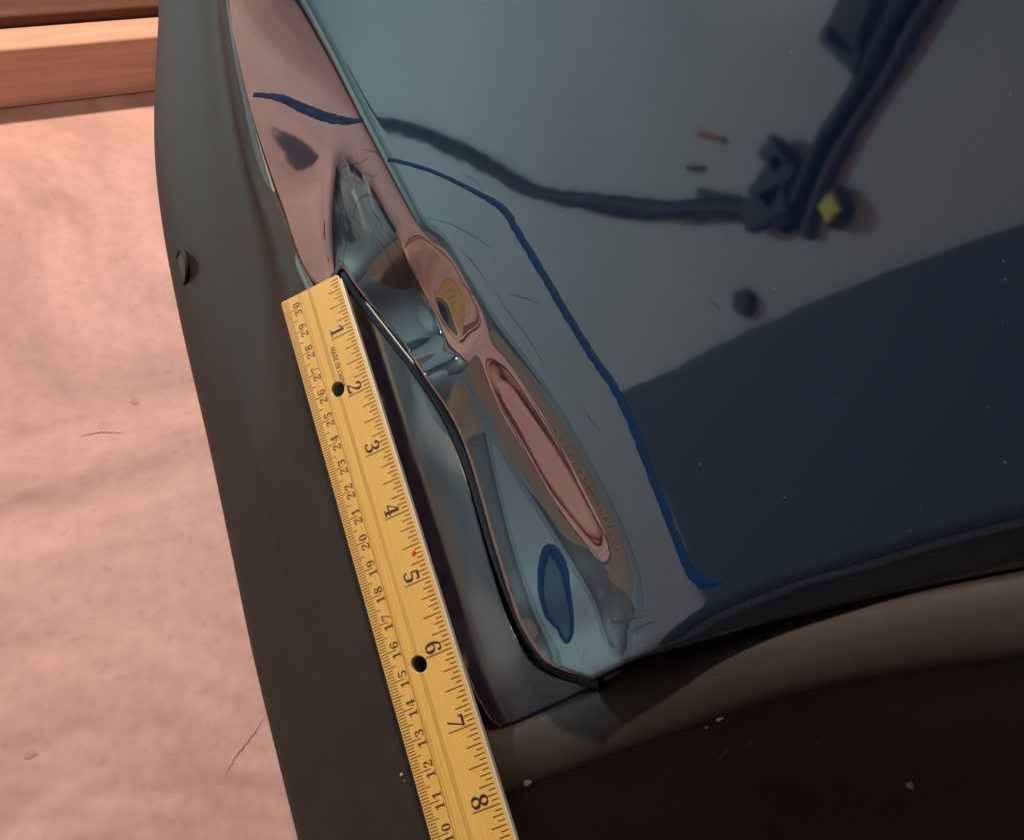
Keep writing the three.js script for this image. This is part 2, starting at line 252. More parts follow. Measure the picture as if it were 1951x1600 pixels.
function paintAt(kind, s, t) {
  const k = scuffAmount(s, t), dust = 0.5 + 0.5 * fbm(s * 0.02, t * 0.02, 12, 3);
  if (kind === 'color') return ((q) => [0.008 + 0.12 * k + q, 0.06 + 0.05 * k + q, 0.15 - 0.02 * k + q])(0.25 * speck(s, t));
  const r = 0.034 + 0.38 * k + 0.012 * dust; return [r, r, r];
}
const paint = new THREE.MeshPhysicalMaterial({ map: paintTex('color'), roughnessMap: paintTex('rough'), roughness: 1, metalness: 0, ior: 2.33, clearcoat: 0.6, clearcoatRoughness: 0.02 });

const wornPaint = new THREE.MeshPhysicalMaterial({ map: paint.map, roughnessMap: tex(512, 512, (u, v) => { const k = 0.2 + 0.3 * smooth(-0.1, 0.4, fbm(u * 9, v * 16, 5, 3)) * smooth(0.2, 0.7, u) + 0.1 * smooth(0.1, 0.4, fbm(u * 20, v * 50, 3, 3)) * u; return [k, k, k]; }), roughness: 1, ior: 2.33 });

// ---------- the car ----------
const car = new THREE.Group(); car.name = 'car'; carAxes.decompose(car.position, car.quaternion, car.scale); scene.add(car);
tag(car, 'dark blue car with a dented glossy door and black plastic sill', 'car');

// heights of the dented door: slopes of each pressed zone, softened and added up from the flat of the door
const DS = 0.8, SD = steps(SR[0], SR[1], DS), TD = [...steps(TR[0], 46, 0.55), ...steps(46, TR[1], 3).slice(1)];
const nS = SD.length, nT = TD.length, nF = TD.filter((t) => t <= 46).length;
const doorH = new Float32Array(nS * nT);
{
  const M = new Float32Array(nS * nF);
  for (const z of zones) {
    const poly = z[0] === 0.55 ? z.slice(1) : new THREE.CatmullRomCurve3(z.slice(1).map((p) => new THREE.Vector3(p[0], p[1], 0)), true, 'centripetal').getSpacedPoints(160).map((p) => [p.x, p.y]), f = (x, y) => { let ins = false; for (let i = 0, n = poly.length; i < n; i++) { const a = poly[i], b = poly[(i + 1) % n]; if ((a[1] > y) !== (b[1] > y) && x < (b[0] - a[0]) * (y - a[1]) / (b[1] - a[1]) + a[0]) ins = !ins; } return ins; };
    for (let i = 0; i < nS; i++) for (let j = 0; j < nF; j++) if (f(SD[i], TD[j])) M[i * nF + j] = z[0];
  }
  const soften = (A, n, m, si, sj, sig) => { // along one direction
    const k = Math.ceil(3 * sig), w = []; let sum = 0; for (let q = -k; q <= k; q++) { w.push(Math.exp(-0.5 * (q / sig) ** 2)); sum += w[w.length - 1]; }
    const B = new Float32Array(A.length);
    for (let i = 0; i < n; i++) for (let j = 0; j < m; j++) { let a = 0; for (let q = -k; q <= k; q++) a += w[q + k] * A[clamp(i + q, 0, n - 1) * si + j * sj]; B[i * si + j * sj] = a / sum; }
    return B;
  };
  let B = soften(M, nF, nS, 1, nF, 1.5 / 0.55); B = soften(B, nS, nF, nF, 1, 6.5 / DS);
  for (let i = 0; i < nS; i++) { let h = 0; for (let j = nF - 1; j >= 0; j--) { h -= B[i * nF + j] * 0.55; doorH[i * nT + j] = h; } }
}
const roll = open2([[86.0,-20.7],[84.6,-6.5],[82.7,4.5],[80.3,15.6],[77.6,28.4],[77.0,40.2],[77.2,56.2],[78.7,71.4],[80.5,93.7],[84.0,121.8],[87.2,144.2]], 80), rollDist = distTo(roll, false);
const rollS = (t) => { for (let i = 0; i < roll.length - 1; i++) if (t <= roll[i + 1][1] || i === roll.length - 2) { const a = roll[i], b = roll[i + 1]; return a[0] + (b[0] - a[0]) * clamp((t - a[1]) / (b[1] - a[1] + 1e-9), -1, 2); } return 90; };
const ripple = (s, t) => {
  const a = Math.exp(-(((s + 112) / 24) ** 2 + ((t + 32) / 12) ** 2)), c = Math.exp(-(((s - 78) / 9) ** 2 + ((t - 0) / 14) ** 2));
  return (a * 0.05 * fbm(s * 0.045 + 0.03 * t, t * 0.2, 4.4, 3) + c * 0.25 * fbm(s * 0.1, t * 0.16, 4.4, 3)) + 0.006 * fbm(s * 0.12, t * 0.12, 1.1, 2) + 0.25 * fbm(s * 0.012, t * 0.012, 7.7, 2);
};
for (let i = 0; i < nS; i++) for (let j = 0; j < nT; j++) {
  const s = SD[i], t = TD[j], x = s - rollS(t) - (t < 0 ? 0 : 0); let h = doorH[i * nT + j] + ripple(s, t);
  if (x > 0 && t > -24) { const R = 9; h -= x < R ? x * x / (2 * R) : R / 2 + (x - R); }
  doorH[i * nT + j] = h;
}
function doorHeight(s, t) {
  const i = clamp(Math.floor((s - SR[0]) / DS), 0, nS - 2); let j = t < 45.5 ? Math.floor((t - TR[0]) / 0.55) : TD.findIndex((q) => q > t) - 1; j = clamp(j, 0, nT - 2);
  const u = clamp((s - SD[i]) / (SD[i + 1] - SD[i])), w = clamp((t - TD[j]) / (TD[j + 1] - TD[j])), k = i * nT + j;
  return (doorH[k] * (1 - u) + doorH[k + nT] * u) * (1 - w) + (doorH[k + 1] * (1 - u) + doorH[k + nT + 1] * u) * w;
}
const doorOutline = [...open2([[-278.7,-58.1],[-259.3,-64.1],[-208.1,-71.6],[-150.5,-71.7],[-110.5,-68.0],[-95.5,-61.5]], 40), ...open2([[-97.7,-49.0],[-78.1,-43.7],[-57.8,-37.4],[-34.6,-30.3],[-19.5,-27.1],[-3.0,-26.0],[13.6,-26.4],[31.2,-27.1],[48.5,-26.8],[61.8,-25.6],[73.7,-21.4],[79.9,-15.2]], 120), ...open2([[85.0,-8.5],[84.2,2.3],[85.3,19.0],[86.7,35.1],[89.5,58.2],[92.6,80.3],[99.9,114.4],[104.3,133.4]], 60), [112, 248], [-298, 248]];
const door = mesh('rear_door', sheet(SD, TD, (s, t, i, j) => doorH[i * nT + j], doorOutline, 0.9), paint, car);
door.userData.label = 'glossy dark blue door panel with a long dent and blue lines';

// quarter panel below the gap
{
  const S = steps(-110, 92, 0.45), T = steps(-70, -8, 0.4);
  const h = (s, t) => -21.5 + 0.02 * (t + 40) + 0.5 * fbm(s * 0.022, t * 0.05, 3.1, 2) * smooth(-90, 0, s) - (t < -33 ? 0.009 : 0.0015) * (t + 33) ** 2 + 0.05 * fbm(s * 0.1, t * 0.16, 9.4, 2) - 0.05 * Math.max(0, s - 66) ** 1.6 * 0.5;
  const q = mesh('quarter_panel', sheet(S, T, h, [...open2(quarterOutline.slice(0, 12), 100), ...quarterOutline.slice(12)], 0.3), wornPaint, car);
  q.geometry.attributes.uv.array.forEach((x, i, a) => { a[i] = i % 2 ? ((-70 + x * 62) - TR[0]) / (TR[1] - TR[0]) : ((-110 + x * 202) - SR[0]) / (SR[1] - SR[0]); });
  q.userData.label = 'scuffed dark blue panel strip between ruler and door gap';
}
// dark rubber in the gap
function tubeAlong(pts, r, n = 160, mseg = 10) { return new THREE.TubeGeometry(new THREE.CatmullRomCurve3(pts.map((p) => new THREE.Vector3(p[0] * mm, p[1] * mm, p[2] * mm)), false, 'centripetal'), n, r * mm, mseg); }
const rubber = new THREE.MeshPhysicalMaterial({ color: lin(0.004, 0.015, 0.032), roughness: 0.3, specularIntensity: 0.6 });
const gapPts = [[-97.7,-49.0],[-78.1,-43.7],[-57.8,-37.4],[-34.6,-30.3],[-19.5,-27.1],[-3.0,-26.0],[13.6,-26.4],[31.2,-27.1],[48.5,-26.8],[61.8,-25.6],[73.7,-21.4],[79.9,-15.2]];
mesh('door_seal', tubeAlong([[-104, -54, -24], ...gapPts.map((p) => [p[0] - 0.3, p[1] - 1.7, -19.5]), [84.5, -10, -18]], 2.2), rubber, car);
// black backing sheet behind everything, darkens the open gaps
{
  const back = new THREE.MeshStandardMaterial({ color: lin(0.004, 0.004, 0.005), roughness: 0.9 });
  const pts = [[-290, -75], [-120, -78], [-100, -88], [96, -84], [97, -50], [98, 0], [100, 60], [112, 250], [-290, 250]];
  const sh = new THREE.Shape(pts.map((p) => new THREE.Vector2(p[0] * mm, p[1] * mm)));
  const g = new THREE.ExtrudeGeometry(sh, { depth: 0.004, bevelEnabled: false }); g.translate(0, 0, -0.06);
  mesh('dark_backing', g, back, car);
}
// black plastic sill cladding and wheel arch flare
const grain = tex(512, 512, (u, v) => { const k = 0.5 + 0.5 * fbm(u * 90, v * 90, 3, 2); return [k, k, k]; });
const plasticTex = tex(512, 512, (u, v) => { const k = 0.9 + 0.14 * fbm(u * 8, v * 8, 5, 4) + 0.1 * smooth(0.2, 0.5, fbm(u * 30, v * 30, 8, 2)); return [k * 0.184, k * 0.154, k * 0.136]; }, true);
const plastic = new THREE.MeshPhysicalMaterial({ map: plasticTex, roughness: 0.62, specularIntensity: 0.6, bumpMap: grain, bumpScale: 0.00005, ior: 1.5 });
mesh('sill_cladding', skin([[[-388.2,-116.3,-80.0],[-357.9,-121.9,-80.0],[-290.0,-140.0,-80.0],[-250.4,-147.7,-80.0],[-207.8,-152.0,-80.0],[-154.1,-153.9,-80.0],[-84.3,-154.2,-80.0],[-34.7,-155.2,-80.0],[13.2,-156.3,-80.0],[57.7,-155.9,-80.0],[98.9,-155.2,-80.0]],[[-361.2,-110.5,-58.0],[-332.5,-115.7,-58.0],[-268.2,-132.6,-58.0],[-230.8,-139.8,-58.0],[-190.4,-143.7,-58.0],[-139.6,-145.4,-58.0],[-73.6,-145.4,-58.0],[-26.6,-146.3,-58.0],[18.7,-147.2,-58.0],[60.8,-146.7,-58.0],[99.7,-145.8,-58.0]],[[-347.1,-100.9,-51.0],[-319.2,-106.1,-51.0],[-256.6,-122.9,-51.0],[-220.2,-130.0,-51.0],[-180.9,-134.0,-51.0],[-131.5,-135.9,-51.0],[-67.2,-136.3,-51.0],[-21.5,-137.3,-51.0],[22.7,-138.4,-51.0],[63.8,-138.1,-51.0],[101.7,-137.5,-51.0]],[[-330.1,-84.5,-46.0],[-303.6,-90.7,-46.0],[-239.9,-102.6,-46.0],[-203.7,-108.2,-46.0],[-166.8,-114.1,-46.0],[-120.4,-119.0,-46.0],[-58.7,-121.3,-46.0],[-12.9,-119.6,-46.0],[29.8,-121.2,-46.0],[69.7,-121.2,-46.0],[106.1,-122.4,-46.0]],[[-319.6,-72.9,-44.0],[-293.7,-79.2,-44.0],[-229.0,-87.8,-44.0],[-191.9,-90.7,-44.0],[-153.1,-91.8,-44.0],[-109.2,-99.2,-44.0],[-55.5,-115.8,-44.0],[-10.7,-115.3,-44.0],[32.7,-114.4,-44.0],[72.4,-113.6,-44.0],[109.1,-112.4,-44.0]],[[-283.2,-61.9,-16.5],[-264.2,-68.2,-21.1],[-211.0,-78.1,-28.8],[-177.9,-80.9,-32.0],[-137.7,-78.9,-29.9],[-91.6,-79.5,-28.0],[-41.1,-90.8,-35.0],[2.5,-88.8,-34.0],[43.3,-89.4,-33.0],[80.8,-89.4,-33.0],[115.4,-89.4,-33.0]],[[-280.2,-57.8,-16.5],[-261.1,-63.8,-21.1],[-207.1,-71.9,-28.8],[-173.7,-73.8,-32.0],[-132.7,-69.9,-29.9],[-83.9,-64.6,-28.0],[-29.1,-68.2,-30.0],[11.5,-69.5,-30.0],[51.4,-69.4,-30.0],[87.3,-71.0,-30.0],[120.5,-72.5,-30.0]],[[-289.9,-56.8,-26.5],[-269.8,-62.6,-31.1],[-213.9,-70.4,-38.8],[-179.7,-72.5,-42.0],[-138.0,-69.2,-39.9],[-88.4,-64.4,-38.0],[-31.0,-67.1,-38.0],[10.4,-68.6,-38.0],[51.0,-68.6,-38.0],[87.6,-70.5,-38.0],[121.4,-72.2,-38.0]]], 160, 60), plastic, car).userData.label = 'dull black plastic sill cladding with an oval plug hole';
mesh('added_reflection_strip', skin([[[-279.1,-63.4,-18.4],[-264.2,-67.5,-21.7],[-237.0,-72.2,-25.5],[-204.7,-77.0,-29.7],[-165.0,-78.7,-32.6],[-127.1,-74.6,-30.1],[-100.7,-70.0,-25.2]],[[-277.2,-62.0,-17.4],[-262.3,-66.1,-20.7],[-235.2,-70.9,-24.5],[-202.8,-75.1,-28.7],[-163.3,-76.9,-31.6],[-125.7,-73.1,-29.1],[-99.5,-68.7,-24.2]],[[-275.6,-60.4,-17.0],[-261.0,-64.8,-20.3],[-233.7,-69.0,-24.1],[-200.9,-72.6,-28.3],[-161.4,-73.9,-31.2],[-123.9,-70.3,-28.7],[-97.9,-66.0,-23.8]],[[-276.5,-59.1,-18.8],[-262.0,-63.7,-22.1],[-233.9,-67.1,-25.9],[-200.6,-70.0,-30.1],[-161.1,-71.4,-33.0],[-123.5,-67.7,-30.5],[-97.8,-64.2,-25.6]]], 80, 12), new THREE.MeshPhysicalMaterial({ color: lin(0.02, 0.022, 0.025), roughness: 0.5, ior: 1.6 }), car).userData.label = 'smooth grey strip added where the cladding edge mirrors the ceiling';  // strip added for the bluish ceiling reflection along the cladding edge
mesh('wheel_arch_flare', skin([[[79.4,-72.7,-42.0],[80.2,-55.8,-40.0],[80.7,-30.9,-36.0],[80.8,-4.8,-31.0],[82.2,15.4,-28.0],[84.2,32.7,-26.0],[85.8,49.4,-25.0],[89.2,81.3,-24.0],[96.6,117.5,-23.0],[101.4,140.5,-23.0]],[[83.3,-68.1,-31.0],[84.0,-51.8,-29.0],[84.4,-27.7,-25.0],[84.6,-2.6,-20.0],[85.9,16.9,-17.0],[87.7,33.6,-15.0],[89.3,49.7,-14.0],[92.5,80.5,-13.0],[99.5,115.3,-12.0],[104.2,137.5,-12.0]],[[85.9,-66.7,-27.0],[86.6,-50.7,-25.0],[87.0,-26.9,-21.0],[87.1,-2.1,-16.0],[88.3,17.1,-13.0],[90.1,33.6,-11.0],[91.6,49.5,-10.0],[94.8,79.8,-9.0],[101.6,114.1,-8.0],[106.1,135.9,-8.0]],[[98.0,-68.6,-25.0],[96.2,-49.6,-23.0],[96.4,-30.4,-19.0],[97.0,-5.2,-14.0],[97.9,13.0,-11.0],[99.5,33.3,-9.0],[101.6,52.5,-8.0],[106.0,81.4,-7.0],[111.7,108.0,-6.0],[116.8,129.2,-6.0]],[[108.1,-70.9,-27.0],[103.8,-48.9,-25.0],[104.0,-33.8,-21.0],[105.0,-8.0,-16.0],[105.8,9.4,-13.0],[107.0,33.9,-11.0],[109.8,56.5,-10.0],[115.5,84.3,-9.0],[120.2,103.8,-8.0],[126.0,124.5,-8.0]],[[113.2,-73.9,-34.0],[108.9,-51.6,-32.0],[108.9,-36.3,-28.0],[109.8,-10.1,-23.0],[110.4,7.5,-20.0],[111.6,32.4,-18.0],[114.3,55.5,-17.0],[119.9,83.7,-16.0],[124.6,103.7,-15.0],[130.4,124.7,-15.0]],[[132.2,-82.3,-71.0],[127.2,-58.2,-69.0],[126.9,-41.9,-65.0],[127.2,-13.7,-60.0],[127.6,5.4,-57.0],[128.4,32.5,-55.0],[131.0,57.5,-54.0],[136.6,88.3,-53.0],[141.3,110.1,-52.0],[147.4,133.0,-52.0]],[[173.4,-100.4,-131.0],[167.5,-73.7,-129.0],[166.4,-55.6,-125.0],[165.8,-24.2,-120.0],[165.5,-2.8,-117.0],[165.7,27.5,-115.0],[168.0,55.7,-114.0],[173.3,90.5,-113.0],[177.9,115.1,-112.0],[184.0,141.1,-112.0]]], 120, 60), plastic, car).userData.label = 'dusty black plastic wheel arch flare curving under the door';
const speckMat = new THREE.MeshStandardMaterial({ color: lin(0.42, 0.36, 0.28), roughness: 0.9 }), fleckMat = new THREE.MeshStandardMaterial({ color: lin(0.1, 0.085, 0.07), roughness: 0.9 });
for (const [s, t, h, rx, ry, turn, bright] of [[143.1,63.4,-71.6,1.2,1.2,0,1],[106.8,21.1,-12.7,1.0,1.6,0.3,0],[103.5,-44.4,-23.7,1.0,1.6,0.2,0],[115.5,17.0,-29.3,0.6,3.6,0.5,0],[107.1,15.7,-14.0,1.6,0.7,0.4,0],[85.6,-88.7,-32.9,0.5,0.9,0.2,1],[88.0,-88.2,-32.8,0.5,0.8,0.2,0],[115.8,24.7,-28.7,0.8,0.8,0,0],[109.4,-15.2,-23.7,0.5,1.0,0.3,0],[122.3,43.3,-38.5,0.4,0.8,0.3,0],[112.6,-54.3,-38.9,0.5,0.9,0.1,0]]) { const g = new THREE.SphereGeometry(1, 14, 10).scale(rx * mm, ry * mm, 0.3 * mm); g.rotateZ(turn); const m = mesh('dirt_speck', g, bright ? speckMat : fleckMat, car); m.position.set(s * mm, t * mm, h * mm); }
// plug in the cladding
{
  const P = [[-162.7,-134.6,-50.5]][0];
  const plug = new THREE.Group(); plug.name = 'clip_plug'; plug.position.set(P[0] * mm, P[1] * mm, (P[2] - 0.3) * mm); plug.rotation.set(0.75, 0, 0); car.add(plug);
  mesh('plug_ring', new THREE.TorusGeometry(0.0082, 0.0009, 10, 48), new THREE.MeshStandardMaterial({ color: lin(0.008, 0.008, 0.008), roughness: 0.7 }), plug);
  mesh('plug_disc', new THREE.SphereGeometry(0.0078, 32, 12, 0, 6.2832, 0, 1.5708).rotateX(Math.PI / 2).scale(1, 1, 0.07), new THREE.MeshStandardMaterial({ color: lin(0.045, 0.04, 0.035), roughness: 0.6 }), plug);
}

// blue lines, loop and streak on the door: a thin raised film
function ribbon(pts, width, closed = false, lift = 0.12) {
  const n = Math.round(pts.length * 22), c = new THREE.CatmullRomCurve3(pts.map((p) => new THREE.Vector3(p[0], p[1], 0)), closed, 'centripetal'), pos = [], idx = [], uv = [], m = 4;
  for (let i = 0; i <= n; i++) {
    const u = i / n, p = c.getPoint(u), tg = c.getTangent(u), w = width(u) * (1 + 0.16 * noise(u * n * 0.25, 5)), off = 0.25 * noise(u * n * 0.2, 9);
    for (let j = 0; j <= m; j++) { const o = (j / m - 0.5) * w + off, s = p.x - tg.y * o, t = p.y + tg.x * o; pos.push(s * mm, t * mm, (doorHeight(s, t) + lift * (j % m ? 1 : -0.3)) * mm); uv.push(u * pts.length / 8, j / m); }
  }
  for (let i = 0; i < n; i++) for (let j = 0; j < m; j++) { const k = i * (m + 1) + j; idx.push(k, k + m + 1, k + m + 2, k, k + m + 2, k + 1); }
  const g = new THREE.BufferGeometry(); g.setAttribute('position', new THREE.Float32BufferAttribute(pos, 3)); g.setAttribute('uv', new THREE.Float32BufferAttribute(uv, 2)); g.setIndex(idx); g.computeVertexNormals(); return g;
}
const streaks = tex(512, 64, (u, v) => { const e = smooth(0, 0.16, v) * smooth(1, 0.84, v), k = clamp((0.85 + 0.5 * fbm(u * 12, v * 5, 2, 3) + 0.35 * fbm(u * 60, v * 9, 7, 2)) * (0.45 + 0.55 * e)); return [k, k, k]; });
const ink = new THREE.MeshPhysicalMaterial({ color: lin(0.0006, 0.02, 0.075), roughness: 0.6, specularIntensity: 0.3, ior: 1.3, transparent: true, alphaMap: streaks, side: THREE.DoubleSide });
mesh('blue_line', ribbon([[-120.8,-14.3],[-112.2,-5.2],[-100.8,4.3],[-89.4,12.3],[-80.7,17.7],[-75.1,19.9],[-66.5,21.0],[-48.1,23.4],[-28.3,25.9],[-10.2,28.5],[2.7,31.0],[10.3,31.6],[26.4,31.5],[42.7,31.0],[58.3,30.6],[67.2,30.8],[71.1,32.8],[72.9,37.9]], (u) => 1.8 + 1.3 * smooth(0.1, 0.3, u) + 1.0 * smooth(0.8, 0.95, u) - 2.2 * smooth(0.95, 1, u)), ink, door).userData.label = 'long blue line round the dent';
mesh('blue_loop', ribbon([[40.4,-9.2],[47.2,-6.7],[55.2,-7.4],[62.8,-8.5],[69.1,-10.5],[71.0,-12.8],[66.3,-14.2],[60.9,-16.1],[51.8,-15.5],[43.8,-12.3]], (u) => 1.5 + 2.4 * Math.pow(Math.cos(Math.PI * u), 4), true), ink, door).userData.label = 'small closed blue loop';
{
  const c = new THREE.CatmullRomCurve3([[40.4,-9.2],[47.2,-6.7],[55.2,-7.4],[62.8,-8.5],[69.1,-10.5],[71.0,-12.8],[66.3,-14.2],[60.9,-16.1],[51.8,-15.5],[43.8,-12.3]].map((p) => new THREE.Vector3(p[0], p[1], 0)), true, 'centripetal').getSpacedPoints(60), mid = [0, 0]; c.forEach((p) => { mid[0] += p.x / 61; mid[1] += p.y / 61; });
  const pos = [], idx = [], m = 8; c.forEach((p) => { for (let j = 0; j <= m; j++) { const s = mid[0] + (p.x - mid[0]) * j / m, t = mid[1] + (p.y - mid[1]) * j / m; pos.push(s * mm, t * mm, (doorHeight(s, t) + 0.06) * mm); } });
  for (let i = 0; i < 60; i++) for (let j = 0; j < m; j++) { const k = i * (m + 1) + j; idx.push(k, k + m + 1, k + m + 2, k, k + m + 2, k + 1); }
  const g = new THREE.BufferGeometry(); g.setAttribute('position', new THREE.Float32BufferAttribute(pos, 3)); g.setIndex(idx); g.computeVertexNormals();
  const wash = ink.clone(); wash.alphaMap = null; wash.opacity = 0.5; mesh('blue_wash', g, wash, door).userData.label = 'thin blue wash inside the loop';
}
mesh('blue_streak', ribbon([[-206.6,-67.2],[-191.8,-54.4],[-177.8,-45.4],[-161.5,-34.5],[-150.4,-25.7],[-143.4,-18.3]], (u) => 3.4 * Math.sin(Math.PI * clamp(u, 0.1, 0.95)) + 1.2), ink, door).userData.label = 'short thick blue streak near the sill';

// fine scratches and scuffs; ruler ticks and dent edge reflections drawn as dark lines
const scratchAndReflectionMat = new THREE.MeshStandardMaterial({ color: lin(0.03, 0.03, 0.03), roughness: 0.8, transparent: true, opacity: 0.7, side: THREE.DoubleSide });
const scuffMat = scratchAndReflectionMat.clone(); scuffMat.opacity = 0.3;
for (const [w, faint, pts] of [[0.5,0,[[-121.6,-42.2],[-114.0,-38.3],[-105.9,-34.4]]],[0.5,0,[[-104.9,-51.5],[-99.8,-49.0],[-93.6,-46.4]]],[0.9,1,[[-135.4,-38.0],[-135.1,-34.0],[-129.8,-25.2],[-128.5,-20.6]]],[0.8,1,[[-131.7,-40.0],[-123.2,-39.5],[-114.7,-44.9],[-107.7,-49.2],[-97.9,-50.1]]],[0.7,1,[[-112.4,-38.9],[-107.7,-42.6],[-101.0,-47.2],[-95.7,-49.0]]],[1.2,1,[[-111.7,-38.0],[-116.4,-34.3],[-116.7,-29.0],[-111.6,-24.6],[-105.9,-22.9]]],[1.0,1,[[-109.8,-29.1],[-103.0,-27.0],[-97.9,-26.8]]],[1.0,1,[[-97.1,-25.7],[-92.2,-24.1],[-87.1,-23.2]]],[0.8,1,[[-103.0,-33.3],[-92.4,-29.0],[-81.5,-28.8],[-73.9,-29.3]]],[0.7,1,[[-130.6,-37.2],[-125.8,-27.0],[-120.4,-22.5],[-119.8,-17.7]]],[0.9,1,[[-133.9,-23.3],[-127.7,-18.1],[-123.7,-16.5]]],[0.6,1,[[-90.3,-10.1],[-82.9,-1.6],[-72.0,6.3],[-58.9,13.1]]],[0.7,1,[[-64.0,-7.1],[-52.0,-1.8],[-39.2,1.0],[-22.3,4.9]]],[0.6,1,[[-52.1,5.7],[-40.1,7.5],[-25.3,11.1],[-9.7,13.1]]],[0.5,0,[[-45.6,9.5],[-41.0,14.8],[-35.4,19.7]]],[0.8,1,[[-72.9,-0.7],[-63.1,2.2],[-52.6,4.8]]],[0.5,1,[[4.3,19.2],[10.7,20.4],[16.3,22.0]]],[0.5,1,[[24.1,9.3],[30.8,11.4],[40.4,12.2]]],[0.4,0,[[-6.2,71.8],[-8.8,70.7],[-11.4,69.6]]],[0.8,1,[[70.7,-0.0],[72.7,8.4],[73.8,14.9]]],[0.8,1,[[76.3,7.0],[76.0,12.3],[76.8,17.4]]],[0.6,1,[[-99.2,10.3],[-93.5,13.7],[-88.4,15.1]]],[0.45,0,[[7.3,6.5],[7.5,7.4],[7.5,8.4]]],[0.45,0,[[10.6,7.2],[11.0,8.5],[11.2,9.8]]],[0.45,0,[[13.8,7.8],[14.4,9.5],[14.8,11.2]]],[0.45,0,[[17.0,8.4],[17.3,9.5],[17.4,10.7]]],[0.45,0,[[20.2,9.0],[20.6,10.5],[20.9,12.0]]],[0.45,0,[[23.3,9.5],[23.4,10.4],[23.4,11.4]]],[0.45,0,[[26.4,10.0],[26.7,11.3],[26.8,12.6]]],[0.45,0,[[29.4,10.4],[29.9,12.0],[30.2,13.7]]],[0.45,0,[[32.3,10.8],[32.5,11.8],[32.5,12.9]]],[0.45,0,[[35.2,11.0],[35.6,12.4],[35.8,13.9]]],[0.45,0,[[38.0,11.2],[38.1,12.1],[38.1,13.0]]],[0.45,0,[[40.8,11.4],[41.1,12.6],[41.2,13.9]]],[0.45,0,[[43.6,11.5],[44.0,13.1],[44.3,14.7]]],[0.45,0,[[46.3,11.5],[46.5,12.6],[46.5,13.6]]],[0.45,0,[[49.0,11.6],[49.3,12.9],[49.5,14.4]]],[0.45,0,[[51.6,11.6],[51.7,12.4],[51.6,13.3]]],[0.8,0,[[-11.0,3.2],[-0.4,5.1],[12.5,7.2],[26.3,8.2],[38.8,9.3],[48.3,10.3],[53.5,8.9],[53.5,6.5]]],[0.55,0,[[-28.0,-9.9],[-13.1,-8.2],[6.1,-5.3],[24.7,-2.3],[38.3,0.9],[51.7,6.2]]]]) mesh('scratch_and_reflection', ribbon(pts, (u) => w * Math.sin(Math.PI * clamp(u, 0.06, 0.94)), false, 0.07), faint ? scuffMat : scratchAndReflectionMat, door);

